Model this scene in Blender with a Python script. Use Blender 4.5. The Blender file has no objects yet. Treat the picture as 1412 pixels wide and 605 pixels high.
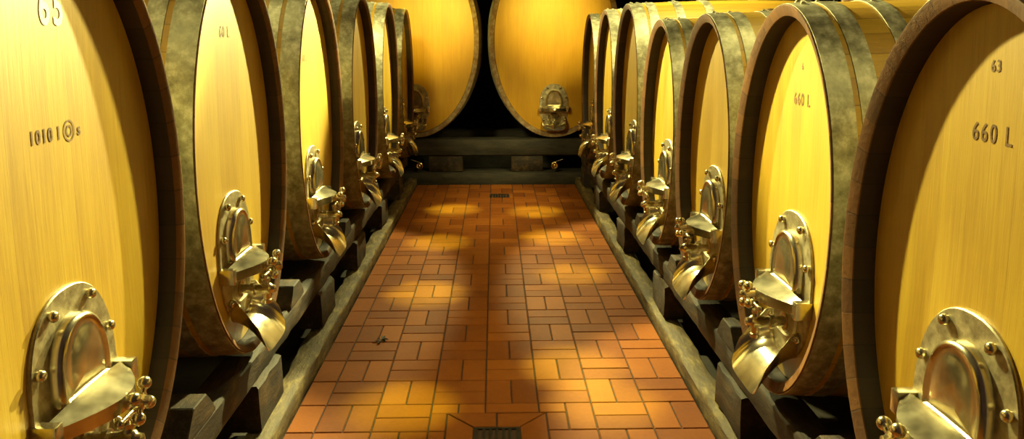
import bpy, bmesh, math, random
from mathutils import Vector, Matrix, noise
random.seed(7)
PI = math.pi
R = math.radians
scn = bpy.context.scene
COL = scn.collection

# ------------------------------------------------------------------ camera
cam_data = bpy.data.cameras.new('camera')
cam = bpy.data.objects.new('camera', cam_data)
COL.objects.link(cam)
cam_data.sensor_width = 36.0
cam_data.lens = 1040.0 / 1412.0 * 36.0
cam_data.shift_y = -0.0584
cam_data.clip_start = 0.02
cam.location = (0, 0, 1.7)
cam.rotation_euler = (R(90 - 9.0), 0, R(-1.32))
scn.camera = cam

# ------------------------------------------------------------------ exposure, world, lamps
scn.view_settings.view_transform = 'Standard'
scn.view_settings.look = 'None'
scn.view_settings.exposure = -0.18
scn.view_settings.gamma = 1.0
scn.view_settings.use_curve_mapping = False
world = bpy.data.worlds.new('cellar_air')
scn.world = world
world.use_nodes = True
world.node_tree.nodes['Background'].inputs[0].default_value = (0.80, 0.50, 0.42, 1)
world.node_tree.nodes['Background'].inputs[1].default_value = 0.055


def spot(loc, target, energy, size_deg, blend=0.5, radius=0.04, color=(1.0, 0.84, 0.50)):
    d = bpy.data.lights.new('unseen_spot', 'SPOT')
    d.energy = energy
    d.spot_size = R(size_deg)
    d.spot_blend = blend
    d.shadow_soft_size = radius
    d.color = color
    o = bpy.data.objects.new('unseen_spot', d)
    COL.objects.link(o)
    o.location = loc
    o.rotation_euler = (Vector(target) - Vector(loc)).to_track_quat('-Z', 'Y').to_euler()
    return o


# unseen spots, the aisle ones placed from the rim shadows: (place, aimed at, watts, cone)
WARM = (1.0, 0.93, 0.36)
LAMPS = [
    ((-0.05, 4.00, 2.80), (1.05, 1.6, 1.35), 1200, 58, 0.5),     # first two casks of the right row
    ((-0.15, 4.00, 2.80), (-1.05, 1.3, 1.35), 950, 43, 0.45),   # first cask of the left row
    ((-0.3, 6.10, 2.80), (1.05, 4.05, 1.2), 1350, 43, 0.3),      # middle of the right row
    ((0.30, 6.50, 2.80), (-1.05, 3.45, 1.40), 3000, 38, 0.4),     # middle of the left row
    ((-0.1, 8.30, 2.80), (1.05, 6.6, 1.4), 900, 54, 0.3),       # far casks
    ((0.10, 8.30, 2.80), (-1.05, 6.5, 1.4), 760, 48, 0.3),
    # added over the casks, unseen, to brighten their backs and hoops
    ((1.50, 1.20, 3.10), (1.55, 2.0, 1.7), 50, 84, 0.8),
    ((1.50, 3.20, 3.10), (1.55, 3.8, 1.7), 85, 84, 0.8),
    ((1.40, 5.00, 3.10), (1.50, 5.9, 1.9), 300, 84, 0.8),
    ((1.30, 6.80, 3.10), (1.40, 7.3, 1.9), 230, 84, 0.8),
    ((-1.45, 1.60, 3.10), (-1.5, 2.6, 1.8), 38, 84, 0.8),
    ((-1.45, 3.60, 3.10), (-1.5, 4.4, 1.8), 40, 84, 0.8),
    ((-1.30, 5.40, 3.10), (-1.3, 6.6, 1.9), 330, 90, 0.8),
    # added overhead, unseen, to brighten the tiles
    ((0.00, 2.80, 2.90), (0.00, 2.8, 0.0), 120, 56, 1.0),
    ((0.00, 4.60, 2.90), (0.00, 4.6, 0.0), 50, 62, 1.0),
    ((0.00, 6.80, 2.90), (0.00, 6.8, 0.0), 26, 62, 1.0),
]
for a in LAMPS:
    spot(a[0], a[1], a[2], a[3], a[4], 0.2 if a[0][2] > 3 else 0.045, WARM)
# unseen spots added for the hot glow on the two large end casks
spot((0.70, 7.45, 2.15), (0.69, 8.97, 1.98), 200, 56, 1.0, 0.04, (1.0, 0.80, 0.10))
spot((-0.70, 7.45, 2.15), (-0.73, 8.97, 1.95), 185, 56, 1.0, 0.04, (1.0, 0.80, 0.10))
# added narrow spots imitating light the heads and hatches throw on the tiles
POOLS = [(-0.45, 3.33), (-0.47, 4.94), (-0.48, 6.25), (-0.42, 7.5),
         (0.42, 3.75), (0.52, 3.35), (0.56, 5.35), (0.50, 6.4), (0.40, 7.4)]
for (px, py) in POOLS:
    spot((px * 0.7, py + 0.25, 2.7), (px, py, 0), 780, 14, 1.0, 0.02, (0.75, 1.0, 0.10))


# ------------------------------------------------------------------ helpers
def tag(o, label=None, cat=None, group=None, kind=None):
    if label: o['label'] = label
    if cat: o['category'] = cat
    if group: o['group'] = group
    if kind: o['kind'] = kind
    return o


def obj(name, bm, mats, parent=None, smooth=None, loc=None):
    me = bpy.data.meshes.new(name)
    bmesh.ops.recalc_face_normals(bm, faces=bm.faces)
    bm.to_mesh(me)
    bm.free()
    if not isinstance(mats, (list, tuple)): mats = [mats]
    for m in mats: me.materials.append(m)
    if smooth is not None:
        me.shade_smooth()
        try:
            me.set_sharp_from_angle(angle=R(smooth))
        except Exception:
            pass
    o = bpy.data.objects.new(name, me)
    COL.objects.link(o)
    if parent: o.parent = parent
    if loc: o.location = loc
    return o


def empty(name, loc=(0, 0, 0), rz=0):
    o = bpy.data.objects.new(name, None)
    COL.objects.link(o)
    o.empty_display_size = 0.1
    o.location = loc
    o.rotation_euler = (0, 0, rz)
    return o


def copy_tree(o, parent=None, skip=()):
    c = o.copy()
    COL.objects.link(c)
    c.parent = parent
    for ch in list(o.children):
        if ch.name.split('.')[0] in skip: continue
        copy_tree(ch, c, skip)
    return c


def ring_faces(bm, A, B, mi=0):
    n = len(A)
    fs = []
    for i in range(n):
        f = bm.faces.new((A[i], A[(i + 1) % n], B[(i + 1) % n], B[i]))
        f.material_index = mi
        fs.append(f)
    return fs


def add_box(bm, x0, x1, y0, y1, z0, z1, bev=0.0, mi=0):
    vs = [bm.verts.new((x, y, z)) for x in (x0, x1) for y in (y0, y1) for z in (z0, z1)]
    F = [(0, 1, 3, 2), (4, 6, 7, 5), (0, 4, 5, 1), (2, 3, 7, 6), (0, 2, 6, 4), (1, 5, 7, 3)]
    fs = [bm.faces.new([vs[i] for i in f]) for f in F]
    for f in fs: f.material_index = mi
    if bev > 0:
        es = list({e for f in fs for e in f.edges})
        bmesh.ops.bevel(bm, geom=es, offset=bev, segments=2, affect='EDGES', profile=0.6)


def add_cyl(bm, p0, p1, r0, r1=None, n=14, cap=True):
    r1 = r0 if r1 is None else r1
    p0 = Vector(p0); p1 = Vector(p1)
    q = (p1 - p0).to_track_quat('Z', 'Y')
    A = [bm.verts.new(p0 + q @ Vector((r0 * math.cos(2 * PI * i / n), r0 * math.sin(2 * PI * i / n), 0))) for i in range(n)]
    B = [bm.verts.new(p1 + q @ Vector((r1 * math.cos(2 * PI * i / n), r1 * math.sin(2 * PI * i / n), 0))) for i in range(n)]
    ring_faces(bm, A, B)
    if cap:
        bm.faces.new(A); bm.faces.new(B)


def add_lathe(bm, p, axis, prof, n=16):
    """prof = [(distance along axis, radius), ...] from p along axis"""
    p = Vector(p)
    q = Vector(axis).to_track_quat('Z', 'Y')
    rings = []
    for (t, r) in prof:
        rings.append([bm.verts.new(p + q @ Vector((r * math.cos(2 * PI * i / n), r * math.sin(2 * PI * i / n), t))) for i in range(n)])
    for a, b in zip(rings, rings[1:]): ring_faces(bm, a, b)
    bm.faces.new(rings[0]); bm.faces.new(rings[-1])


def add_ball(bm, c, r, u=12, v=8):
    bmesh.ops.create_uvsphere(bm, u_segments=u, v_segments=v, radius=r, matrix=Matrix.Translation(Vector(c)))


# ------------------------------------------------------------------ materials
def newmat(name):
    m = bpy.data.materials.new(name)
    m.use_nodes = True
    nt = m.node_tree
    return m, nt, nt.nodes['Principled BSDF']


def N(nt, typ, **kw):
    n = nt.nodes.new(typ)
    for k, v in kw.items(): setattr(n, k, v)
    return n


def ramp(nt, stops):
    r = nt.nodes.new('ShaderNodeValToRGB')
    e = r.color_ramp.elements
    e[0].position, e[0].color = stops[0][0], (*stops[0][1], 1)
    e[1].position, e[1].color = stops[1][0], (*stops[1][1], 1)
    for p, c in stops[2:]:
        x = e.new(p); x.color = (*c, 1)
    return r


def coords(nt, scale=(1, 1, 1), kind='Object', loc=(0, 0, 0)):
    tc = N(nt, 'ShaderNodeTexCoord')
    mp = N(nt, 'ShaderNodeMapping')
    mp.inputs['Scale'].default_value = scale
    mp.inputs['Location'].default_value = loc
    if kind == 'Shift':      # object coordinates moved by a per-object random amount
        oi = N(nt, 'ShaderNodeObjectInfo')
        mu = N(nt, 'ShaderNodeMath', operation='MULTIPLY'); mu.inputs[1].default_value = 37.0
        nt.links.new(oi.outputs['Random'], mu.inputs[0])
        ad = N(nt, 'ShaderNodeVectorMath', operation='ADD')
        nt.links.new(tc.outputs['Object'], ad.inputs[0]); nt.links.new(mu.outputs[0], ad.inputs[1])
        nt.links.new(ad.outputs[0], mp.inputs['Vector'])
    else:
        nt.links.new(tc.outputs[kind], mp.inputs['Vector'])
    return mp


def noise_n(nt, vec, scale, detail=4, rough=0.6):
    n = N(nt, 'ShaderNodeTexNoise')
    n.inputs['Scale'].default_value = scale
    n.inputs['Detail'].default_value = detail
    n.inputs['Roughness'].default_value = rough
    nt.links.new(vec, n.inputs['Vector'])
    return n


def mix(nt, fac, a, b, mode='MIX'):
    m = N(nt, 'ShaderNodeMix', data_type='RGBA', blend_type=mode)
    for sock, v in ((m.inputs[0], fac), (m.inputs[6], a), (m.inputs[7], b)):
        if isinstance(v, (int, float)): sock.default_value = v
        elif isinstance(v, tuple): sock.default_value = (*v, 1)
        else: nt.links.new(v, sock)
    return m.outputs[2]


def bump(nt, bsdf, h, strength, dist):
    b = N(nt, 'ShaderNodeBump')
    b.inputs['Strength'].default_value = strength
    b.inputs['Distance'].default_value = dist
    nt.links.new(h, b.inputs['Height'])
    nt.links.new(b.outputs[0], bsdf.inputs['Normal'])


def mat_head(name, c_lo, c_mid, c_hi, rough=0.46, plank=0.085, coat=0.5, spec=1.0):
    """lacquered upright oak boards: board joints every `plank` metres along local X"""
    m, nt, b = newmat(name)
    tc = N(nt, 'ShaderNodeTexCoord')
    sx = N(nt, 'ShaderNodeSeparateXYZ'); nt.links.new(tc.outputs['Object'], sx.inputs[0])
    dv = N(nt, 'ShaderNodeMath', operation='DIVIDE'); dv.inputs[1].default_value = plank
    nt.links.new(sx.outputs[0], dv.inputs[0])
    fl = N(nt, 'ShaderNodeMath', operation='FLOOR'); nt.links.new(dv.outputs[0], fl.inputs[0])
    oi = N(nt, 'ShaderNodeObjectInfo')
    cb = N(nt, 'ShaderNodeCombineXYZ')
    nt.links.new(fl.outputs[0], cb.inputs[0]); nt.links.new(oi.outputs['Random'], cb.inputs[1])
    wn = N(nt, 'ShaderNodeTexWhiteNoise'); nt.links.new(cb.outputs[0], wn.inputs['Vector'])
    grain = noise_n(nt, coords(nt, (26, 26, 1.2), 'Shift').outputs[0], 3.0, 6, 0.65)
    cloud = noise_n(nt, coords(nt, (3.0, 3, 0.9), 'Shift').outputs[0], 1.6, 4, 0.6)
    rp = ramp(nt, [(0.25, c_lo), (0.75, c_hi), (0.5, c_mid)])
    a1 = N(nt, 'ShaderNodeMath', operation='MULTIPLY'); a1.inputs[1].default_value = 0.12
    nt.links.new(wn.outputs['Value'], a1.inputs[0])
    a2 = N(nt, 'ShaderNodeMath', operation='MULTIPLY_ADD'); a2.inputs[1].default_value = 0.36
    nt.links.new(grain.outputs[0], a2.inputs[0]); nt.links.new(a1.outputs[0], a2.inputs[2])
    a3 = N(nt, 'ShaderNodeMath', operation='MULTIPLY_ADD'); a3.inputs[1].default_value = 0.52
    nt.links.new(cloud.outputs[0], a3.inputs[0]); nt.links.new(a2.outputs[0], a3.inputs[2])
    nt.links.new(a3.outputs[0], rp.inputs[0])
    # joints
    fr = N(nt, 'ShaderNodeMath', operation='FRACT'); nt.links.new(dv.outputs[0], fr.inputs[0])
    sb = N(nt, 'ShaderNodeMath', operation='SUBTRACT'); sb.inputs[1].default_value = 0.5
    nt.links.new(fr.outputs[0], sb.inputs[0])
    ab = N(nt, 'ShaderNodeMath', operation='ABSOLUTE'); nt.links.new(sb.outputs[0], ab.inputs[0])
    gt = N(nt, 'ShaderNodeMath', operation='GREATER_THAN'); gt.inputs[1].default_value = 0.487
    nt.links.new(ab.outputs[0], gt.inputs[0])
    jf = N(nt, 'ShaderNodeMath', operation='MULTIPLY'); jf.inputs[1].default_value = 0.16
    nt.links.new(gt.outputs[0], jf.inputs[0])
    c = mix(nt, jf.outputs[0], rp.outputs[0], (c_lo[0] * .5, c_lo[1] * .45, c_lo[2] * .4))
    nt.links.new(c, b.inputs['Base Color'])
    b.inputs['Roughness'].default_value = rough
    b.inputs['Specular IOR Level'].default_value = spec
    b.inputs['Coat Weight'].default_value = coat
    b.inputs['Coat Roughness'].default_value = 0.38
    hh = N(nt, 'ShaderNodeMath', operation='MULTIPLY_ADD'); hh.inputs[1].default_value = -0.5
    nt.links.new(gt.outputs[0], hh.inputs[0]); nt.links.new(grain.outputs[0], hh.inputs[2])
    bump(nt, b, hh.outputs[0], 0.35, 0.003)
    return m


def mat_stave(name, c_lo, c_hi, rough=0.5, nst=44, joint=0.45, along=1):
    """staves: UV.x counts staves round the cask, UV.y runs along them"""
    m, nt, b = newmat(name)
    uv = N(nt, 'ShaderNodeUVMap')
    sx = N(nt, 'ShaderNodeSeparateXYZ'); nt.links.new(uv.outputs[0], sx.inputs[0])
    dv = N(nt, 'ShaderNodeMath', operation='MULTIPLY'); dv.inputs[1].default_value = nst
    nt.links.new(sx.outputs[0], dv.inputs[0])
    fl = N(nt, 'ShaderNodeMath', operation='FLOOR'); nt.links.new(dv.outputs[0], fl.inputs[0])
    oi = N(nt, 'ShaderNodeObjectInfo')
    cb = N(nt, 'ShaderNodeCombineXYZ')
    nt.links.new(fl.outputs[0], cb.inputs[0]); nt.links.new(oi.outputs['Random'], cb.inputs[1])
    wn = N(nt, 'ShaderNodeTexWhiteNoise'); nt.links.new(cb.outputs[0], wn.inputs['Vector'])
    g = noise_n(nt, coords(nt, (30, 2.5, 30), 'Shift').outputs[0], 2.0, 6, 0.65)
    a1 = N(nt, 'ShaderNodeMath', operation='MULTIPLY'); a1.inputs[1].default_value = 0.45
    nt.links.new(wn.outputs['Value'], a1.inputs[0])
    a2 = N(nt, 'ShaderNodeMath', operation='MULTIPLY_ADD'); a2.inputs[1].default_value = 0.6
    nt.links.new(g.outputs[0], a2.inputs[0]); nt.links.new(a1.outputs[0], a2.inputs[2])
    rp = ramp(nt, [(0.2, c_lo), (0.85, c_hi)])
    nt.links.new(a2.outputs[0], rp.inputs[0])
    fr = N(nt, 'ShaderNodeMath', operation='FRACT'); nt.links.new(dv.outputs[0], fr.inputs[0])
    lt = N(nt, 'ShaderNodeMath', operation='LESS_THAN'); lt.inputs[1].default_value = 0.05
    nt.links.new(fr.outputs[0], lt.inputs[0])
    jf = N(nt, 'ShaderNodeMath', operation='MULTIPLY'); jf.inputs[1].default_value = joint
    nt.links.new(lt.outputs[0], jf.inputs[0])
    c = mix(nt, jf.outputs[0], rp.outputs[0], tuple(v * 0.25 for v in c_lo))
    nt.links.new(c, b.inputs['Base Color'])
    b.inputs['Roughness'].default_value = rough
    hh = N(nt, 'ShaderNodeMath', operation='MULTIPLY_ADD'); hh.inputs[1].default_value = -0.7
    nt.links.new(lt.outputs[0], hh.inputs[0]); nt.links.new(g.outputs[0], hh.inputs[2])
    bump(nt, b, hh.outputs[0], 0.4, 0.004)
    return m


def mat_mottled(name, stops, scale, rough, metallic=0.0, bstr=0.3, bdist=0.004, stretch=(1, 1, 1), rough2=None, spec=0.5):
    m, nt, b = newmat(name)
    n1 = noise_n(nt, coords(nt, stretch, 'Shift').outputs[0], scale, 8, 0.68)
    rp = ramp(nt, stops)
    nt.links.new(n1.outputs[0], rp.inputs[0])
    nt.links.new(rp.outputs[0], b.inputs['Base Color'])
    b.inputs['Metallic'].default_value = metallic
    b.inputs['Specular IOR Level'].default_value = spec
    if rough2 is not None:
        mr = N(nt, 'ShaderNodeMapRange')
        mr.inputs['From Min'].default_value = 0.3; mr.inputs['From Max'].default_value = 0.7
        mr.inputs['To Min'].default_value = rough; mr.inputs['To Max'].default_value = rough2
        nt.links.new(n1.outputs[0], mr.inputs[0]); nt.links.new(mr.outputs[0], b.inputs['Roughness'])
    else:
        b.inputs['Roughness'].default_value = rough
    bump(nt, b, n1.outputs[0], bstr, bdist)
    return m


M_HEAD = mat_head('oak_head', (0.32, 0.165, 0.008), (0.50, 0.300, 0.014), (0.62, 0.43, 0.034))
M_HEAD_BIG = mat_head('oak_head_amber', (0.44, 0.19, 0.004), (0.56, 0.28, 0.005), (0.66, 0.36, 0.007), 0.45, 0.11, 0.25, 0.4)
M_STAVE = mat_stave('oak_stave', (0.32, 0.165, 0.010), (0.50, 0.30, 0.02))
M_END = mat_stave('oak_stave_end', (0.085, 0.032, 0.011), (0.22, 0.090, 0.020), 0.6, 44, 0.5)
M_CHIME = mat_stave('shaded_stained_chime', (0.014, 0.008, 0.007), (0.040, 0.020, 0.014), 0.6, 44, 0.6)  # stained inner rim, darkened further with the shade of the recess
M_CHIME_BIG = mat_mottled('mouldy_chime', [(0.35, (0.16, 0.08, 0.03)), (0.68, (0.40, 0.32, 0.18)), (0.5, (0.26, 0.15, 0.055))], 16, 0.75, 0, 0.6, 0.006)
M_HOOP = mat_mottled('galvanised_hoop', [(0.34, (0.18, 0.16, 0.10)), (0.66, (0.60, 0.55, 0.40)), (0.5, (0.34, 0.31, 0.20))], 20, 0.42, 0.55, 0.25, 0.003, (1, 1, 1), 0.6)
M_STEEL = mat_mottled('stainless_steel', [(0.35, (0.46, 0.40, 0.26)), (0.65, (0.80, 0.72, 0.50))], 9, 0.17, 0.95, 0.03, 0.002, (1, 1, 1), 0.26)
M_PLATE = mat_mottled('worn_steel_plate', [(0.34, (0.26, 0.21, 0.13)), (0.68, (0.62, 0.54, 0.35))], 26, 0.34, 0.7, 0.2, 0.002, (1, 1, 1), 0.5)
M_BRASS = mat_mottled('polished_brass', [(0.35, (0.66, 0.46, 0.16)), (0.65, (0.88, 0.70, 0.34))], 14, 0.16, 1.0, 0.05, 0.001, (1, 1, 1), 0.3)
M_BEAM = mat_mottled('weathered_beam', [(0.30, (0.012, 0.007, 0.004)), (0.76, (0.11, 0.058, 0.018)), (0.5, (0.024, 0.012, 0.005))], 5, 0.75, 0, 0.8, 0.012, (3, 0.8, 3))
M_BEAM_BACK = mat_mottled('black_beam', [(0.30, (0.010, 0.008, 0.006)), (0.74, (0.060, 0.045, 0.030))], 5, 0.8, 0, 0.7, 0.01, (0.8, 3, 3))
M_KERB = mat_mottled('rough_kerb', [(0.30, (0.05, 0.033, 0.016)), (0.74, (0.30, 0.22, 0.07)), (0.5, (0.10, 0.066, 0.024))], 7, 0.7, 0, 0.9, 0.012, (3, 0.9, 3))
M_WALL = mat_mottled('cellar_wall', [(0.3, (0.010, 0.008, 0.008)), (0.7, (0.022, 0.018, 0.016))], 3, 0.95)  # near black: shade put into the colour so the gaps stay dark
M_SLAB = mat_mottled('dark_slab', [(0.3, (0.014, 0.010, 0.008)), (0.7, (0.035, 0.026, 0.018))], 6, 0.9)
M_IRON = mat_mottled('cast_iron', [(0.3, (0.012, 0.011, 0.010)), (0.7, (0.04, 0.035, 0.03))], 20, 0.5, 0.6)
M_INK = mat_mottled('burnt_lettering', [(0.35, (0.10, 0.045, 0.012)), (0.65, (0.24, 0.12, 0.03))], 40, 0.6, 0, 0.05, 0.0005)
M_PAINT = mat_mottled('white_stencil', [(0.35, (0.90, 0.86, 0.72)), (0.65, (1.0, 0.98, 0.92))], 60, 0.6, 0, 0.05, 0.0005)
M_CORK = mat_mottled('bung_wood', [(0.35, (0.20, 0.10, 0.04)), (0.65, (0.42, 0.26, 0.12))], 30, 0.7)
M_LEAF = mat_mottled('dry_leaf', [(0.35, (0.012, 0.012, 0.008)), (0.65, (0.05, 0.035, 0.02))], 40, 0.6)


def mat_tile():
    m, nt, b = newmat('terracotta_tile')
    at = N(nt, 'ShaderNodeAttribute', attribute_name='tile')
    n1 = noise_n(nt, coords(nt, (1, 1, 1)).outputs[0], 3.0, 6, 0.65)
    n2 = noise_n(nt, coords(nt, (1, 1, 1)).outputs[0], 42.0, 5, 0.7)
    a = N(nt, 'ShaderNodeMath', operation='MULTIPLY'); a.inputs[1].default_value = 0.35
    nt.links.new(at.outputs['Fac'], a.inputs[0])
    a2 = N(nt, 'ShaderNodeMath', operation='MULTIPLY_ADD'); a2.inputs[1].default_value = 0.45
    nt.links.new(n1.outputs[0], a2.inputs[0]); nt.links.new(a.outputs[0], a2.inputs[2])
    a3 = N(nt, 'ShaderNodeMath', operation='MULTIPLY_ADD'); a3.inputs[1].default_value = 0.25
    nt.links.new(n2.outputs[0], a3.inputs[0]); nt.links.new(a2.outputs[0], a3.inputs[2])
    rp = ramp(nt, [(0.25, (0.15, 0.038, 0.007)), (0.8, (0.33, 0.100, 0.012)), (0.52, (0.24, 0.067, 0.009))])
    nt.links.new(a3.outputs[0], rp.inputs[0])
    nt.links.new(rp.outputs[0], b.inputs['Base Color'])
    b.inputs['Roughness'].default_value = 0.6
    b.inputs['Specular IOR Level'].default_value = 0.15
    bump(nt, b, n2.outputs[0], 0.25, 0.003)
    return m


M_TILE = mat_tile()
M_GROUT = mat_mottled('grout', [(0.3, (0.03, 0.014, 0.010)), (0.7, (0.07, 0.03, 0.02))], 30, 0.9)

# ------------------------------------------------------------------ room shell and tiled aisle
bm = bmesh.new(); add_box(bm, -3.6, 3.9, -1.2, 10.9, -0.30, -0.03)
tag(obj('floor', bm, M_SLAB), kind='structure')
bm = bmesh.new(); add_box(bm, -3.6, 3.9, 10.9, 11.1, -0.30, 3.6)
tag(obj('wall_back', bm, M_WALL), kind='structure')
bm = bmesh.new(); add_box(bm, -3.8, -3.6, -1.2, 11.1, -0.30, 3.6)
tag(obj('wall_left', bm, M_WALL), kind='structure')
bm = bmesh.new(); add_box(bm, 3.9, 4.1, -1.2, 11.1, -0.30, 3.6)
tag(obj('wall_right', bm, M_WALL), kind='structure')

W = 0.2504
X_L, X_R = -0.925, 0.953
Y0, Y1 = -0.16, 8.84
ROW0 = 3.352               # far side of the tile row just beyond the near drain's frame
FRAME = (-0.2225, 0.2325, 2.805, 3.262)
DRAIN2 = (-0.055, 0.155, 8.09, 8.29)


def clip_rect(rect, hole):
    x0, x1, y0, y1 = rect; a0, a1, b0, b1 = hole
    if x1 <= a0 or x0 >= a1 or y1 <= b0 or y0 >= b1: return [rect]
    out = []
    if y1 > b1: out.append((x0, x1, b1, y1))
    if y0 < b0: out.append((x0, x1, y0, b0))
    ya, yb = max(y0, b0), min(y1, b1)
    if x0 < a0: out.append((x0, a0, ya, yb))
    if x1 > a1: out.append((a1, x1, ya, yb))
    return out


tiles = []
ncol0 = -4
for c in range(-4, 4):
    cx0 = -0.0484 + c * W
    for r in range(-15, 24):
        ry0 = ROW0 + r * W; ry1 = ry0 + W
        if ry1 < Y0 + 0.02 or ry0 > Y1 - 0.02: continue
        ry1 = min(ry1, Y1); ry0 = max(ry0, Y0)
        if c == -4:
            rects = [(X_L, cx0 + W, ry0, ry1)]
        elif (c + r) % 2 == 0:
            rects = [(cx0, cx0 + W / 2, ry0, ry1), (cx0 + W / 2, cx0 + W, ry0, ry1)]
        else:
            rm = (ry0 + ry1) / 2
            rects = [(cx0, cx0 + W, ry0, rm), (cx0, cx0 + W, rm, ry1)]
        for q in rects:
            for s in clip_rect(q, FRAME):
                tiles += clip_rect(s, DRAIN2)
bm = bmesh.new()
lay = bm.faces.layers.float.new('tile')


def add_tile(bm, poly, z=0.0, gap=0.0033, t=None, bev=0.003, depth=0.012):
    """poly: corner list (x,y) counter-clockwise, shrunk by the half joint"""
    cx = sum(p[0] for p in poly) / len(poly); cy = sum(p[1] for p in poly) / len(poly)
    n = len(poly)

    def inset(d):
        out = []
        for i in range(n):
            p0 = Vector(poly[i - 1]); p1 = Vector(poly[i]); p2 = Vector(poly[(i + 1) % n])
            e1 = (p1 - p0).normalized(); e2 = (p2 - p1).normalized()
            n1 = Vector((-e1.y, e1.x)); n2 = Vector((-e2.y, e2.x))
            k = d / max(0.2, 1 + n1.dot(n2))
            out.append(p1 + (n1 + n2) * k)
        return out
    z = z + random.uniform(-0.0009, 0.0009)
    t = random.random() if t is None else t
    a = [bm.verts.new((p.x, p.y, z - depth)) for p in inset(gap)]
    b_ = [bm.verts.new((p.x, p.y, z - bev)) for p in inset(gap)]
    c_ = [bm.verts.new((p.x, p.y, z)) for p in inset(gap + bev)]
    fs = ring_faces(bm, a, b_) + ring_faces(bm, b_, c_) + [bm.faces.new(c_)]
    for f in fs: f[lay] = t


for (x0, x1, y0, y1) in tiles:
    if x1 - x0 < 0.02 or y1 - y0 < 0.02: continue
    add_tile(bm, [(x0, y0), (x1, y0), (x1, y1), (x0, y1)])
tag(obj('floor_tiles', bm, M_TILE), kind='structure')
bm = bmesh.new(); add_box(bm, X_L, X_R, Y0, Y1, -0.03, -0.0065)
tag(obj('floor_grout', bm, M_GROUT), kind='structure')


def grate(bm, x0, x1, y0, y1, nb, z=0.0, rim=0.014):
    add_box(bm, x0, x1, y0, y0 + rim, z - 0.006, z, 0.001)
    add_box(bm, x0, x1, y1 - rim, y1, z - 0.006, z, 0.001)
    add_box(bm, x0, x0 + rim, y0 + rim, y1 - rim, z - 0.006, z)
    add_box(bm, x1 - rim, x1, y0 + rim, y1 - rim, z - 0.006, z)
    for i in range(1, nb):
        x = x0 + rim + (x1 - x0 - 2 * rim) * i / nb
        add_box(bm, x - 0.006, x + 0.006, y0 + rim, y1 - rim, z - 0.006, z - 0.001)


fd = empty('floor_drain', (0.005, 3.03, 0))
tag(fd, 'black iron drain grate in a mitred terracotta frame at the near end of the aisle', 'drain')
x0, x1, y0, y1 = [FRAME[0] - .005, FRAME[1] - .005, FRAME[2] - 3.03, FRAME[3] - 3.03]
g = 0.103
bm = bmesh.new(); lay = bm.faces.layers.float.new('tile')
gy0, gy1 = -g, g
for (o1, o2, i2, i1) in [((x0, y1), (0, y1), (0, gy1), (-g, gy1)), ((0, y1), (x1, y1), (g, gy1), (0, gy1)),
                         ((x0, y0), (0, y0), (0, gy0), (-g, gy0)), ((0, y0), (x1, y0), (g, gy0), (0, gy0)),
                         ((x0, y1), (x0, y0), (-g, gy0), (-g, gy1)), ((x1, y1), (x1, y0), (g, gy0), (g, gy1))]:
    poly = [o1, o2, i2, i1]
    area = sum(poly[i][0] * poly[(i + 1) % 4][1] - poly[(i + 1) % 4][0] * poly[i][1] for i in range(4))
    if area < 0: poly.reverse()
    add_tile(bm, poly, gap=0.0035, t=0.35 + 0.3 * random.random(), depth=0.006)
obj('tile_surround', bm, M_TILE, fd)
bm = bmesh.new(); grate(bm, -g + .003, g - .003, -g + .003, g - .003, 6)
obj('grate', bm, M_IRON, fd)
fd2 = empty('floor_drain', (0.05, 8.19, 0))
tag(fd2, 'small black drain grate at the far end of the aisle before the large casks', 'drain')
bm = bmesh.new(); grate(bm, -g + .003, g - .003, -0.098, 0.098, 6)
obj('grate', bm, M_IRON, fd2)

# dry leaf
bm = bmesh.new()
random.seed(3)
for k, (ang, ln) in enumerate([(10, .045), (75, .06), (140, .04), (200, .05), (260, .055), (320, .04)]):
    a = R(ang); w = 0.35
    c = bm.verts.new((0, 0, 0.004))
    p1 = bm.verts.new((ln * .6 * math.cos(a - w), ln * .6 * math.sin(a - w), 0.008))
    p2 = bm.verts.new((ln * math.cos(a), ln * math.sin(a), 0.003 + 0.012 * random.random()))
    p3 = bm.verts.new((ln * .6 * math.cos(a + w), ln * .6 * math.sin(a + w), 0.012))
    bm.faces.new((c, p1, p2)); bm.faces.new((c, p2, p3))
bmesh.ops.solidify(bm, geom=list(bm.faces), thickness=0.002)
lf = obj('dry_leaf', bm, M_LEAF, loc=(-0.655, 4.12, 0.0))
tag(lf, 'small dark crumpled leaf lying on the left side of the tiled aisle', 'leaf')


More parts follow.
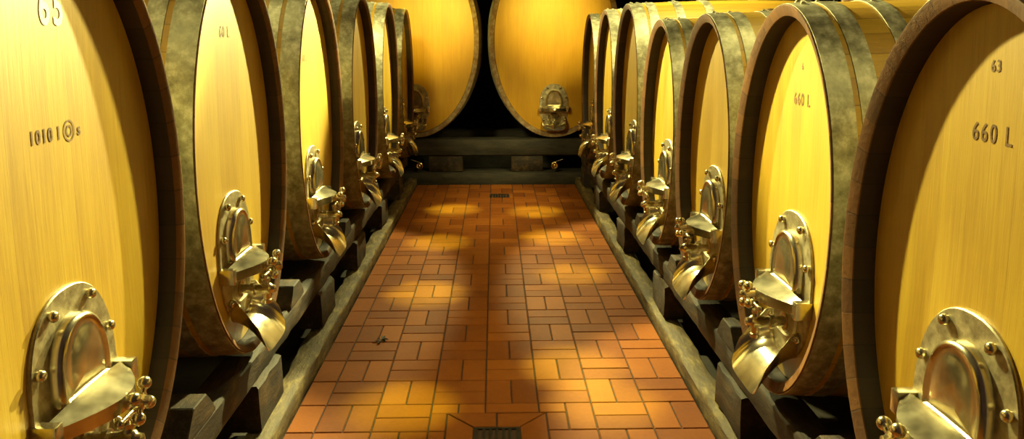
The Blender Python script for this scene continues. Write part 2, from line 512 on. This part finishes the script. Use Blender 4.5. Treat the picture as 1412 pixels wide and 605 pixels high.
# ------------------------------------------------------------------ timber
def timber(name, x0, x1, y0, y1, z0, z1, mat, label, cat, group=None, rough=0.006, seg=0.09, axis='y', seed=1, wild=None, parent=None):
    """rough-sawn timber; wild=(side, amount) lets one long edge wander"""
    rnd = random.Random(seed)
    L = (y1 - y0) if axis == 'y' else (x1 - x0)
    n = max(2, int(L / seg))
    bm = bmesh.new()
    rings = []
    for i in range(n + 1):
        t = i / n
        jit = lambda: rnd.uniform(-rough, rough)
        a0, a1 = (x0, x1) if axis == 'y' else (y0, y1)
        w = 0
        if wild: w = wild[1] * (noise.noise(Vector((i * 0.21 + seed, seed * 3.1, 0))) + 0.4 * noise.noise(Vector((i * 0.9, seed, 4))))
        lo = a0 - (w if wild and wild[0] < 0 else 0)
        hi = a1 + (w if wild and wild[0] > 0 else 0)
        b = 0.012
        prof = [(lo + b, z0), (hi - b, z0), (hi, z0 + b), (hi, (z0 + z1) / 2), (hi, z1 - b), (hi - b, z1), ((lo + hi) / 2, z1), (lo + b, z1), (lo, z1 - b), (lo, (z0 + z1) / 2), (lo, z0 + b)]
        p = (y0 if axis == 'y' else x0) + L * t
        ring = []
        for (u, z) in prof:
            zz = z + (0 if z == z0 else jit() * .6)
            uu = u + jit() * .6
            ring.append(bm.verts.new((uu, p, zz) if axis == 'y' else (p, uu, zz)))
        rings.append(ring)
    for a, b_ in zip(rings, rings[1:]): ring_faces(bm, a, b_)
    bm.faces.new(rings[0]); bm.faces.new(rings[-1])
    o = obj(name, bm, mat, parent, smooth=50)
    if not parent: tag(o, label, cat, group)
    return o


for s, nm in ((-1, 'left'), (1, 'right')):
    def sx(a, b):
        return (a, b) if s > 0 else (-b, -a)
    xe = 0.957 if s > 0 else 0.929
    a, b = sx(xe, xe + 0.115)
    timber('kerb_timber', a, b, 0.3, 8.83, -0.03, 0.085, M_KERB,
           'rough low timber edging the %s side of the tiled aisle' % nm, 'timber', seed=11 + s, wild=(s, 0.035))
    a, b = sx(1.0, 1.13)
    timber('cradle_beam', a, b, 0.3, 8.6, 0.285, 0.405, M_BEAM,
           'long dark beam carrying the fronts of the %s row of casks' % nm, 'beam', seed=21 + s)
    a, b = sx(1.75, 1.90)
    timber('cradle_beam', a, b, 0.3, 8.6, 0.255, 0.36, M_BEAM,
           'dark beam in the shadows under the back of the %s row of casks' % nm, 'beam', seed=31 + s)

BLK_R = [1.65, 2.98, 4.35, 5.75, 7.15, 8.35]
BLK_L = [1.75, 3.11, 4.25, 5.35, 6.55, 7.75]
ORD = ['nearest', 'second', 'third', 'fourth', 'fifth', 'farthest']
for s, nm, lst in ((-1, 'left', BLK_L), (1, 'right', BLK_R)):
    for i, yy in enumerate(lst):
        a, b = (0.985, 1.10) if s > 0 else (-1.10, -0.975)
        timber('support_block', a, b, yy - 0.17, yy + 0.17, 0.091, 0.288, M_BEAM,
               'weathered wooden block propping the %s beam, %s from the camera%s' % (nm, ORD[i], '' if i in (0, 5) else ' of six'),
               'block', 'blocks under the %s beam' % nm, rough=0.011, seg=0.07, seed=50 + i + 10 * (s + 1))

# rear props: one long sill per row
for s, nm in ((-1, 'left'), (1, 'right')):
    a, b = (1.77, 1.88) if s > 0 else (-1.88, -1.77)
    timber('cradle_sill', a, b, 0.3, 8.6, -0.03, 0.258, M_BEAM,
           'dark sill on the ground under the back of the %s row of casks' % nm, 'beam', seed=61 + s)

# end frame
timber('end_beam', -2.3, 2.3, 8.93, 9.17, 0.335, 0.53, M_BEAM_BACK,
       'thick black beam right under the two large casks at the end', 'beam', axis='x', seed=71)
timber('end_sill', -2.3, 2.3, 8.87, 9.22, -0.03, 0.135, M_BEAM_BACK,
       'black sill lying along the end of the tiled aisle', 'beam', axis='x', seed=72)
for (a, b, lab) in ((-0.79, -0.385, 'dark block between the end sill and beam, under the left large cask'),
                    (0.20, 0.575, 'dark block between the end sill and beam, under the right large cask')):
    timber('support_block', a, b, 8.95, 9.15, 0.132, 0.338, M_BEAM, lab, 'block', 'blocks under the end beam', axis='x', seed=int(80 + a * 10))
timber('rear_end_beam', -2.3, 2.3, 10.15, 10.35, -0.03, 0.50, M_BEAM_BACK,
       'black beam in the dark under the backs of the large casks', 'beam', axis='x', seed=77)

for (vx, lab, sgn) in ((-0.90, 'small round brass valve below the left large cask', -1), (0.715, 'small round brass valve below the right large cask', 1)):
    v = empty('drain_valve', (vx, 9.30, -0.03))
    tag(v, lab, 'valve', 'valves under the large casks')
    bm = bmesh.new()
    add_cyl(bm, (0, 0, 0), (0, 0, 0.25), 0.018)
    add_cyl(bm, (0, 0.018, 0.25), (0, -0.40, 0.25), 0.018)
    obj('pipe', bm, M_IRON, v, smooth=40)
    bm = bmesh.new()
    add_lathe(bm, (0, -0.395, 0.25), (0, -1, 0), [(0, .030), (.006, .043), (.022, .043), (.028, .034), (.024, .016), (.034, .013), (.038, .006)], 24)
    obj('valve_face', bm, M_BRASS, v, smooth=40)
    bm = bmesh.new()
    add_cyl(bm, (0, -0.405, 0.29), (0.10 * (1 if sgn > 0 else -1), -0.405, 0.325), 0.006)
    add_cyl(bm, (0, -0.405, 0.27), (0, -0.405, 0.298), 0.009)
    obj('lever', bm, M_STEEL, v, smooth=40)


# ------------------------------------------------------------------ casks
def ell(a, b, zc, y, n, off=0.0):
    return [Vector(((a + off) * math.cos(2 * PI * i / n), y, zc + (b + off) * math.sin(2 * PI * i / n))) for i in range(n)]


class Cask:
    def __init__(s, a, b, zc, L, bulge, ring, rec, bow, hoops, dz=0.0, n=96, mats=None, hatch_scale=1.0):
        s.__dict__.update(locals())

    def off(s, y):
        t = (y - s.L / 2) / (s.L / 2)
        return s.bulge * (1 - t * t)

    def head_y(s, x, z):
        q = (x / s.a) ** 2 + ((z - s.zc) / s.b) ** 2
        return s.rec + s.bow * max(0.0, 1 - q)

    def build(s):
        root = empty('wine_cask')
        m_st, m_end, m_ch, m_head, m_hoop = s.mats
        n = s.n
        # staves
        bm = bmesh.new()
        uv = bm.loops.layers.uv.new('UVMap')
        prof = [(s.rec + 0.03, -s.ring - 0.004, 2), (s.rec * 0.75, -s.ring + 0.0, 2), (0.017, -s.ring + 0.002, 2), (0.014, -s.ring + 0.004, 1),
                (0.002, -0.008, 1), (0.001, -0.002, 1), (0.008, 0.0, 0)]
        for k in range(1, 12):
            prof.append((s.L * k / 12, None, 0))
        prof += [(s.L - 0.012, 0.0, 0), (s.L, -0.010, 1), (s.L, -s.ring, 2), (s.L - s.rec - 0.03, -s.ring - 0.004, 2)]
        rings = []
        for (y, o, mi) in prof:
            o = s.off(y) if o is None else (o + s.off(min(max(y, 0), s.L)))
            rings.append((([bm.verts.new(p) for p in ell(s.a, s.b, s.zc, y, n, o)]), mi, y))
        for (A, ma, ya), (B, mb, yb) in zip(rings, rings[1:]):
            mi = ma if ma == mb else (1 if 1 in (ma, mb) else max(ma, mb))
            if ma == 1 and mb == 2: mi = 2
            for i in range(n):
                f = bm.faces.new((A[i], A[(i + 1) % n], B[(i + 1) % n], B[i]))
                f.material_index = mi
                for lp, (u, v) in zip(f.loops, ((i / n, ya), ((i + 1) / n, ya), ((i + 1) / n, yb), (i / n, yb))):
                    lp[uv].uv = (u, v)
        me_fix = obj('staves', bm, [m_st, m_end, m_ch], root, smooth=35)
        # heads
        for front in (True, False):
            bm = bmesh.new()
            K = 14
            prev = None
            sc = lambda k: (k / K)
            for k in range(K, 0, -1):
                f_ = sc(k)
                ring = []
                for i in range(n):
                    x = (s.a - s.ring) * f_ * math.cos(2 * PI * i / n)
                    z = s.zc + (s.b - s.ring) * f_ * math.sin(2 * PI * i / n)
                    y = s.head_y(x, z)
                    if not front: y = s.L - y
                    ring.append(bm.verts.new((x, y, z)))
                if prev: ring_faces(bm, prev, ring)
                prev = ring
            yc = s.head_y(0, s.zc)
            c = bm.verts.new((0, yc if front else s.L - yc, s.zc))
            for i in range(n): bm.faces.new((prev[i], prev[(i + 1) % n], c))
            h = obj('head', bm, m_head, root, smooth=60)
            if front: head = h
        # hoops
        hs = list(s.hoops) + [(s.L - b1, s.L - a1) for (a1, b1) in s.hoops]
        for hi, (h0, h1) in enumerate(hs):
            if h0 > h1: h0, h1 = h1, h0
            bm = bmesh.new()
            th = 0.0035
            pr = [(h0, 0.0005), (h0, th), ((h0 + h1) / 2, th + 0.0005), (h1, th), (h1, 0.0005)]
            rr = [[bm.verts.new(p) for p in ell(s.a, s.b, s.zc, y, n, o + s.off(y))] for (y, o) in pr]
            for A, B in zip(rr, rr[1:]): ring_faces(bm, A, B)
            # lap plate with rivets and a clip near the top
            a_c = PI / 2 + (0.10 if hi % 2 else -0.08)
            ym = (h0 + h1) / 2
            o_ = s.off(ym) + th
            for k, da in enumerate((-0.05, 0.05)):
                aa = a_c + da
                p = Vector(((s.a + o_) * math.cos(aa), ym, s.zc + (s.b + o_) * math.sin(aa)))
                nrm = Vector((math.cos(aa) / s.a, 0, math.sin(aa) / s.b)).normalized()
                for dy in ((-0.25, 0.25) if h1 - h0 > 0.08 else (0,)):
                    q = p + Vector((0, dy * (h1 - h0), 0))
                    add_lathe(bm, q - nrm * 0.001, nrm, [(0, .009), (.005, .0085), (.009, .004)], 10)
            obj('hoop', bm, m_hoop, root, smooth=35)
        # bung on top
        ztop = s.zc + s.b + s.off(s.L / 2)
        bm = bmesh.new()
        add_lathe(bm, (0, s.L / 2, ztop - 0.01), (0, 0, 1), [(0, .036), (.03, .036), (.032, .030), (.055, .027), (.058, .02)], 20)
        obj('bung', bm, M_CORK, root, smooth=40)
        s.hatch(root)
        s.root = root
        return root

    def hatch(s, root):
        dz = s.dz
        zc = 0.838 + dz
        hs = s.hatch_scale
        yh = lambda x, z: s.head_y(x, z)

        def sup(w, h, z0, n=48, e=2.35, flat=None):
            out = []
            for i in range(n):
                t = 2 * PI * i / n
                c, q = math.cos(t), math.sin(t)
                x = w * math.copysign(abs(c) ** (2 / e), c)
                z = z0 + h * math.copysign(abs(q) ** (2 / e), q)
                if flat is not None: z = max(z, flat)
                out.append((x * hs, z))
            return out

        def loft(bm, outline, steps, zc_):
            prev = None
            for (sc_x, sc_z, out) in steps:
                ring = []
                for (x, z) in outline:
                    X, Z = x * sc_x, zc_ + (z - zc_) * sc_z
                    ring.append(bm.verts.new((X, yh(x, z) - out, Z)))
                if prev: ring_faces(bm, prev, ring)
                prev = ring
            bm.faces.new(prev)
        # plate
        bm = bmesh.new()
        oc = sup(0.192, 0.262, zc)
        loft(bm, oc, [(1, 1, -0.002), (1, 1, 0.006), (0.985, 0.99, 0.009), (0.8, 0.8, 0.009)], zc)
        plate = obj('hatch_plate', bm, M_PLATE, root, smooth=35)
        # bolts
        for (bx, bz) in ((-0.085, .215), (0.085, .215), (-0.158, .10), (0.158, .10), (-0.168, -.045), (0.168, -.045), (-0.135, -.165), (0.135, -.165)):
            bm = bmesh.new()
            bx *= hs
            y = yh(bx, zc + bz) - 0.008
            add_lathe(bm, (bx, y, zc + bz), (0, -1, 0), [(0, .011), (.006, .011), (.008, .0145), (.014, .0140), (.019, .010), (.021, .004)], 14)
            obj('bolt', bm, M_STEEL, plate, smooth=40)
        # raised door: arched above, flat sill at the crossbar, second lower panel
        bm = bmesh.new()
        zd = zc + 0.03
        od = sup(0.118, 0.165, zd, e=2.2, flat=zd - 0.035)
        loft(bm, od, [(1, 1, 0.006), (0.98, 0.99, 0.026), (0.93, 0.95, 0.036), (0.86, 0.90, 0.039), (0.80, 0.85, 0.034), (0.60, .66, 0.040), (0.3, 0.4, 0.045)] if s.hatch_scale == 1 else [(1, 1, 0.006), (0.98, 0.99, 0.034), (0.88, 0.92, 0.046), (0.78, 0.84, 0.030), (0.74, .80, 0.012), (0.3, 0.4, 0.012)], zd + 0.05)
        obj('hatch_door', bm, M_STEEL, plate, smooth=60)
        bm = bmesh.new()
        ol = [(x, 2 * (zc - 0.045) - z) for (x, z) in sup(0.112, 0.155, zc - 0.045, e=3.2, flat=zc - 0.055)]
        loft(bm, ol, [(1, 1, 0.006), (0.97, 0.97, 0.020), (0.86, 0.86, 0.020), (0.82, 0.82, 0.010), (0.5, 0.5, 0.010)], zc - 0.11)
        obj('lower_panel', bm, M_PLATE, plate, smooth=50)
        # crossbar: lens shaped yoke bowing out over the door
        bm = bmesh.new()
        zb = zc - 0.035
        nb = 20
        hw = 0.178 * hs
        y0 = yh(0, zb)
        tp, bt, tb, bb = [], [], [], []
        for i in range(nb + 1):
            x = -hw + 2 * hw * i / nb
            c = math.cos(PI * x / (2 * hw))
            yf = y0 - 0.045 - 0.085 * c
            yb = y0 - 0.030 - 0.012 * c
            tp.append(bm.verts.new((x, yf, zb + 0.010 + .004 * c)))
            bt.append(bm.verts.new((x, yf, zb - 0.024)))
            tb.append(bm.verts.new((x, yb, zb + 0.026 + .018 * c)))
            bb.append(bm.verts.new((x, yb, zb - 0.024)))
        for i in range(nb):
            for A, B in ((tp, tb), (tb, bb), (bb, bt), (bt, tp)):
                bm.faces.new((A[i], A[i + 1], B[i + 1], B[i]))
        bm.faces.new((tp[0], tb[0], bb[0], bt[0])); bm.faces.new((tp[-1], tb[-1], bb[-1], bt[-1]))
        for sgn in (-1, 1):
            xa, xb = sorted((sgn * (hw - 0.012), sgn * (hw + 0.022)))
            add_box(bm, xa, xb, y0 - 0.062, y0 - 0.004, zb - 0.034, zb + 0.028, 0.005)
        bar = obj('crossbar', bm, M_STEEL, root, smooth=40)
        # star handwheel on the crossbar
        bm = bmesh.new()
        yw = y0 - 0.128
        add_lathe(bm, (0, yw + 0.01, zb - 0.006), (0, -1, 0), [(0, .022), (.012, .022), (.014, .014), (.034, .013), (.036, .022), (.050, .022), (.054, .014), (.066, .012), (.070, .004)], 16)
        yk = yw - 0.034
        for k in range(0 if s.hatch_scale < 1 else 4):
            a = PI / 4 + k * PI / 2 + 0.25
            p = Vector((math.cos(a) * .044, yk, zb - 0.006 + math.sin(a) * .044))
            add_cyl(bm, (0, yk, zb - 0.006), p, .008)
            add_ball(bm, p, 0.0175)
        obj('handwheel', bm, M_STEEL, bar, smooth=50)
        # tap
        bm = bmesh.new()
        zt = zc - 0.145
        y1 = yh(0, zt)
        add_lathe(bm, (0, y1 - 0.008, zt), (0, -1, 0), [(0, .034), (.010, .034), (.012, .020), (.045, .018), (.047, .027), (.062, .027), (.064, .019), (.085, .019), (.095, .024), (.125, .024), (.132, .017), (.145, .015), (.150, .006)], 18)
        add_lathe(bm, (0, y1 - 0.118, zt - .015), (0, 0, -1), [(0, .016), (.028, .015), (.030, .019), (.044, .019), (.046, .012)], 14)
        add_lathe(bm, (0, y1 - 0.118, zt + .015), (0, 0, 1), [(0, .014), (.016, .012), (.018, .016), (.030, .016)], 14)
        if s.hatch_scale < 1:
            bm.clear()
            add_lathe(bm, (0, y1 - 0.008, zt - 0.02), (0, -1, 0), [(0, .085), (.006, .085), (.05, .040), (.07, .034), (.09, .022), (.10, .010)], 24)
        tap = obj('tap', bm, M_STEEL, root, smooth=40)
        bm = bmesh.new()
        if s.hatch_scale == 1: add_cyl(bm, (0, y1 - .118, zt + .045), (0, y1 - .118, zt + .062), .007)
        if s.hatch_scale == 1: add_cyl(bm, (-.034, y1 - .118, zt + .060), (.034, y1 - .118, zt + .060), .0065)
        if s.hatch_scale < 1: add_ball(bm, (0, y1 - .108, zt - 0.02), .018)
        else: add_ball(bm, (-.038, y1 - .118, zt + .060), .012); add_ball(bm, (.038, y1 - .118, zt + .060), .012)
        obj('tap_handle', bm, M_STEEL, tap, smooth=50)
        # drip chute curving out over the chime
        bm = bmesh.new()
        zl = s.zc - s.b + s.ring + 0.092      # where the chute leaves the head
        nt_, ns = 32, 8
        hh = 0.115
        grid = []
        for i in range(nt_ + 1):
            th = -PI / 2 + PI * i / nt_
            cx_ = math.copysign(abs(math.sin(th)) ** 0.45, th)
            zr = hh * (1 - abs(math.cos(th)) ** 0.45)
            Ls = 0.030 + (s.rec + 0.040) * math.sqrt(max(0, 1 - (zr / hh) ** 2))
            row = []
            for j in range(ns + 1):
                t = j / ns
                d = t * Ls
                x = 0.126 * cx_ * (1 + 1.1 * d)
                z = zl + zr - 6.3 * d * d
                yb = s.head_y(x, z)
                row.append(bm.verts.new((x, yb - 0.003 - d, z)))
            grid.append(row)
        for i in range(nt_):
            for j in range(ns):
                bm.faces.new((grid[i][j], grid[i + 1][j], grid[i + 1][j + 1], grid[i][j + 1]))
        bmesh.ops.recalc_face_normals(bm, faces=bm.faces)
        bmesh.ops.solidify(bm, geom=list(bm.faces), thickness=0.003)
        obj('drip_chute', bm, M_STEEL, root, smooth=50)


def mark(cask, root, text, x, z, size, mat, name='capacity_mark', xs=1.0, bold=0.0, spacing=1.0):
    """lettering burnt or stencilled on the front head, laid on its curve"""
    head = [c for c in root.children if c.name.split('.')[0] == 'head']
    head = sorted(head, key=lambda c: sum(v.co.y for v in c.data.vertices) / len(c.data.vertices))[0]
    cu = bpy.data.curves.new(name, 'FONT')
    cu.body = text
    cu.size = size
    cu.align_x = 'CENTER'
    cu.align_y = 'CENTER'
    cu.offset = bold
    cu.space_character = spacing
    cu.resolution_u = 4
    tmp = bpy.data.objects.new('tmp', cu)
    COL.objects.link(tmp)
    bpy.context.view_layer.update()
    me = bpy.data.meshes.new_from_object(tmp.evaluated_get(bpy.context.evaluated_depsgraph_get()))
    bpy.data.objects.remove(tmp)
    bm = bmesh.new(); bm.from_mesh(me)
    for v in bm.verts:
        X = x + v.co.x * xs; Z = z + v.co.y
        v.co = Vector((X, cask.head_y(X, Z) - 0.0012, Z))
    o = obj(name, bm, mat, head)
    o.data.name = name
    return o


HO_S = [(0.006, 0.080), (0.098, 0.158), (0.246, 0.308), (0.47, 0.525)]
HO_M = [(0.006, 0.100), (0.122, 0.187), (0.315, 0.375), (0.53, 0.59)]
MATS = (M_STAVE, M_END, M_CHIME, M_HEAD, M_HOOP)
small = Cask(0.463, 0.685, 1.135, 1.35, 0.018, 0.042, 0.072, 0.018, HO_S, mats=MATS)
tall_r = Cask(0.53, 0.757, 1.207, 1.90, 0.030, 0.042, 0.068, 0.020, HO_M, mats=MATS)
tall_l = Cask(0.54, 0.785, 1.235, 1.70, 0.035, 0.034, 0.066, 0.020, HO_M, mats=MATS)
big = Cask(0.77, 1.15, 1.70, 1.60, 0.030, 0.058, 0.030, 0.030, [(0.03, 0.13), (0.18, 0.25), (0.45, 0.52)], dz=0.085, n=128,
           mats=(M_STAVE, M_CHIME_BIG, M_CHIME_BIG, M_HEAD_BIG, M_HOOP), hatch_scale=0.9)

p_small = small.build()
p_tr = tall_r.build()
p_tl = tall_l.build()
p_big = big.build()
used = set()


def place(proto, loc, rz, label, group):
    if proto.name in used: o = copy_tree(proto, None, ('capacity_mark', 'cask_number', 'maker_mark'))
    else:
        o = proto; used.add(proto.name)
    o.location = loc
    o.rotation_euler = (0, 0, rz)
    tag(o, label, 'cask', group)
    return o


GR = 'oval wine casks lying in the right row'
GL = 'oval wine casks lying in the left row'
RIGHT = [
    (small, p_small, 0.98, 1.58, 'oval oak cask nearest the camera on the right, marked 63 and 660 L', [('63', 0, 1.645, .036, 'cask_number'), ('660 L', 0, 1.500, .058, 'capacity_mark')]),
    (small, p_small, 0.98, 2.59, 'oval oak cask marked 660 L, second from the camera in the right row', [('6', 0, 1.61, .032, 'cask_number'), ('660 L', 0, 1.495, .060, 'capacity_mark')]),
    (small, p_small, 0.98, 3.57, 'oval oak cask third from the camera in the right row', []),
    (small, p_small, 0.98, 4.56, 'oval oak cask fourth in the right row, last of the lower ones', []),
    (tall_r, p_tr, 0.98, 5.70, 'taller oval oak cask fifth in the right row, its hoops brightly lit', []),
    (tall_r, p_tr, 0.98, 6.84, 'taller oval oak cask sixth in the right row, last but one before the end casks', []),
    (tall_r, p_tr, 0.98, 7.98, 'farthest oval oak cask of the right row, beside the end casks', []),
]
LEFT = [
    (tall_l, p_tl, -0.98, 1.815, 'oval oak cask nearest the camera on the left with white number 65', [('65', 0.04, 1.775, .125, 'cask_number')]),
    (tall_l, p_tl, -0.98, 3.00, 'tall oval oak cask second from the camera in the left row, dark wide hoop', [('60 L', 0.02, 1.73, .062, 'capacity_mark')]),
    (tall_l, p_tl, -0.975, 4.33, 'tall oval oak cask third from the camera in the left row', [('60 L', -0.08, 1.60, .055, 'capacity_mark')]),
    (tall_l, p_tl, -0.955, 5.65, 'tall oval oak cask fourth from the camera in the left row', []),
    (tall_l, p_tl, -0.935, 6.92, 'tall oval oak cask fifth in the left row, with a pale lit hoop', []),
    (tall_l, p_tl, -0.925, 8.16, 'farthest tall oval oak cask of the left row, beside the end casks', []),
]
for rows, rz, grp in ((RIGHT, R(-90), GR), (LEFT, R(90), GL)):
    for (ck, proto, X, Y, lab, marks) in rows:
        o = place(proto, (X, Y, 0), rz, lab, grp)
        for (tx, mx, mz, sz, nm) in marks:
            white = tx == '65'
            mark(ck, o, tx, mx, mz, sz, M_PAINT if white else M_INK, nm, 0.82 if tx != '65' else 0.72, 0.0025 if white else 0.0006, 1.25)
        if lab.startswith('oval oak cask nearest the camera on the left'):
            mark(ck, o, '1010 l', -0.020, 1.475, .046, M_INK, 'capacity_mark', 0.85, 0.0012, 1.25)
            mark(ck, o, 's', 0.125, 1.475, .042, M_INK, 'capacity_mark', 0.9, 0.0012, 1.0)
            # ring shaped brand between the letters
            head = sorted([c for c in o.children if c.name.split('.')[0] == 'head'], key=lambda c: sum(v.co.y for v in c.data.vertices) / len(c.data.vertices))[0]
            bm = bmesh.new()

            def V(x, z): return bm.verts.new((x, ck.head_y(x, z) - 0.0012, z))
            cx, cz = 0.082, 1.477
            for (ra, rb) in ((.024, .020), (.013, .009)):
                A = [V(cx + ra * math.cos(2 * PI * i / 24), cz + 1.15 * ra * math.sin(2 * PI * i / 24)) for i in range(24)]
                B = [V(cx + rb * math.cos(2 * PI * i / 24), cz + 1.15 * rb * math.sin(2 * PI * i / 24)) for i in range(24)]
                ring_faces(bm, A, B)
            obj('maker_mark', bm, M_INK, head)

for (X, lab, tx) in ((-0.95, 'large amber oval cask facing the aisle at its end, left of the gap', '2230 L'), (0.71, 'large amber oval cask facing the aisle at its end, right of the gap', '2260 L')):
    o = place(p_big, (X, 8.97, 0), 0, lab, 'large oval casks at the end of the aisle')
    mark(big, o, tx, 0.02, 2.235, .085, M_INK, 'capacity_mark', 0.7, 0.003, 1.3)

# ------------------------------------------------------------------ chocks between neighbouring casks
names_r = ['first and second', 'second and third', 'third and fourth', 'fourth and fifth', 'fifth and sixth', 'sixth and farthest']
names_l = ['first and second', 'second and third', 'third and fourth', 'fourth and fifth', 'fifth and farthest']
for s, nm, rows, nms in ((1, 'right', RIGHT, names_r), (-1, 'left', LEFT, names_l)):
    for i in range(len(rows) - 1):
        yA = rows[i][3] + rows[i][0].a; yB = rows[i + 1][3] - rows[i + 1][0].a
        ym = (yA + yB) / 2
        a, b = (0.995, 1.11) if s > 0 else (-1.11, -0.995)
        hgt = 0.50
        bm = bmesh.new()
        # wedge: wide foot, narrow top, sides following the round of the casks
        prof = [(-0.13, 0.402), (0.13, 0.402), (0.125, 0.42), (0.075, 0.47), (0.055, hgt), (-0.055, hgt), (-0.075, 0.47), (-0.125, 0.42)]
        A = [bm.verts.new((a, ym + u, z)) for (u, z) in prof]
        B = [bm.verts.new((b, ym + u, z)) for (u, z) in prof]
        ring_faces(bm, A, B); bm.faces.new(A); bm.faces.new(B)
        bmesh.ops.bevel(bm, geom=list(bm.edges), offset=0.004, segments=1, affect='EDGES')
        c = obj('wooden_chock', bm, M_BEAM)
        tag(c, 'brown wooden chock on the %s beam between the %s casks from the camera' % (nm, nms[i]), 'chock', 'chocks on the %s beam' % nm)
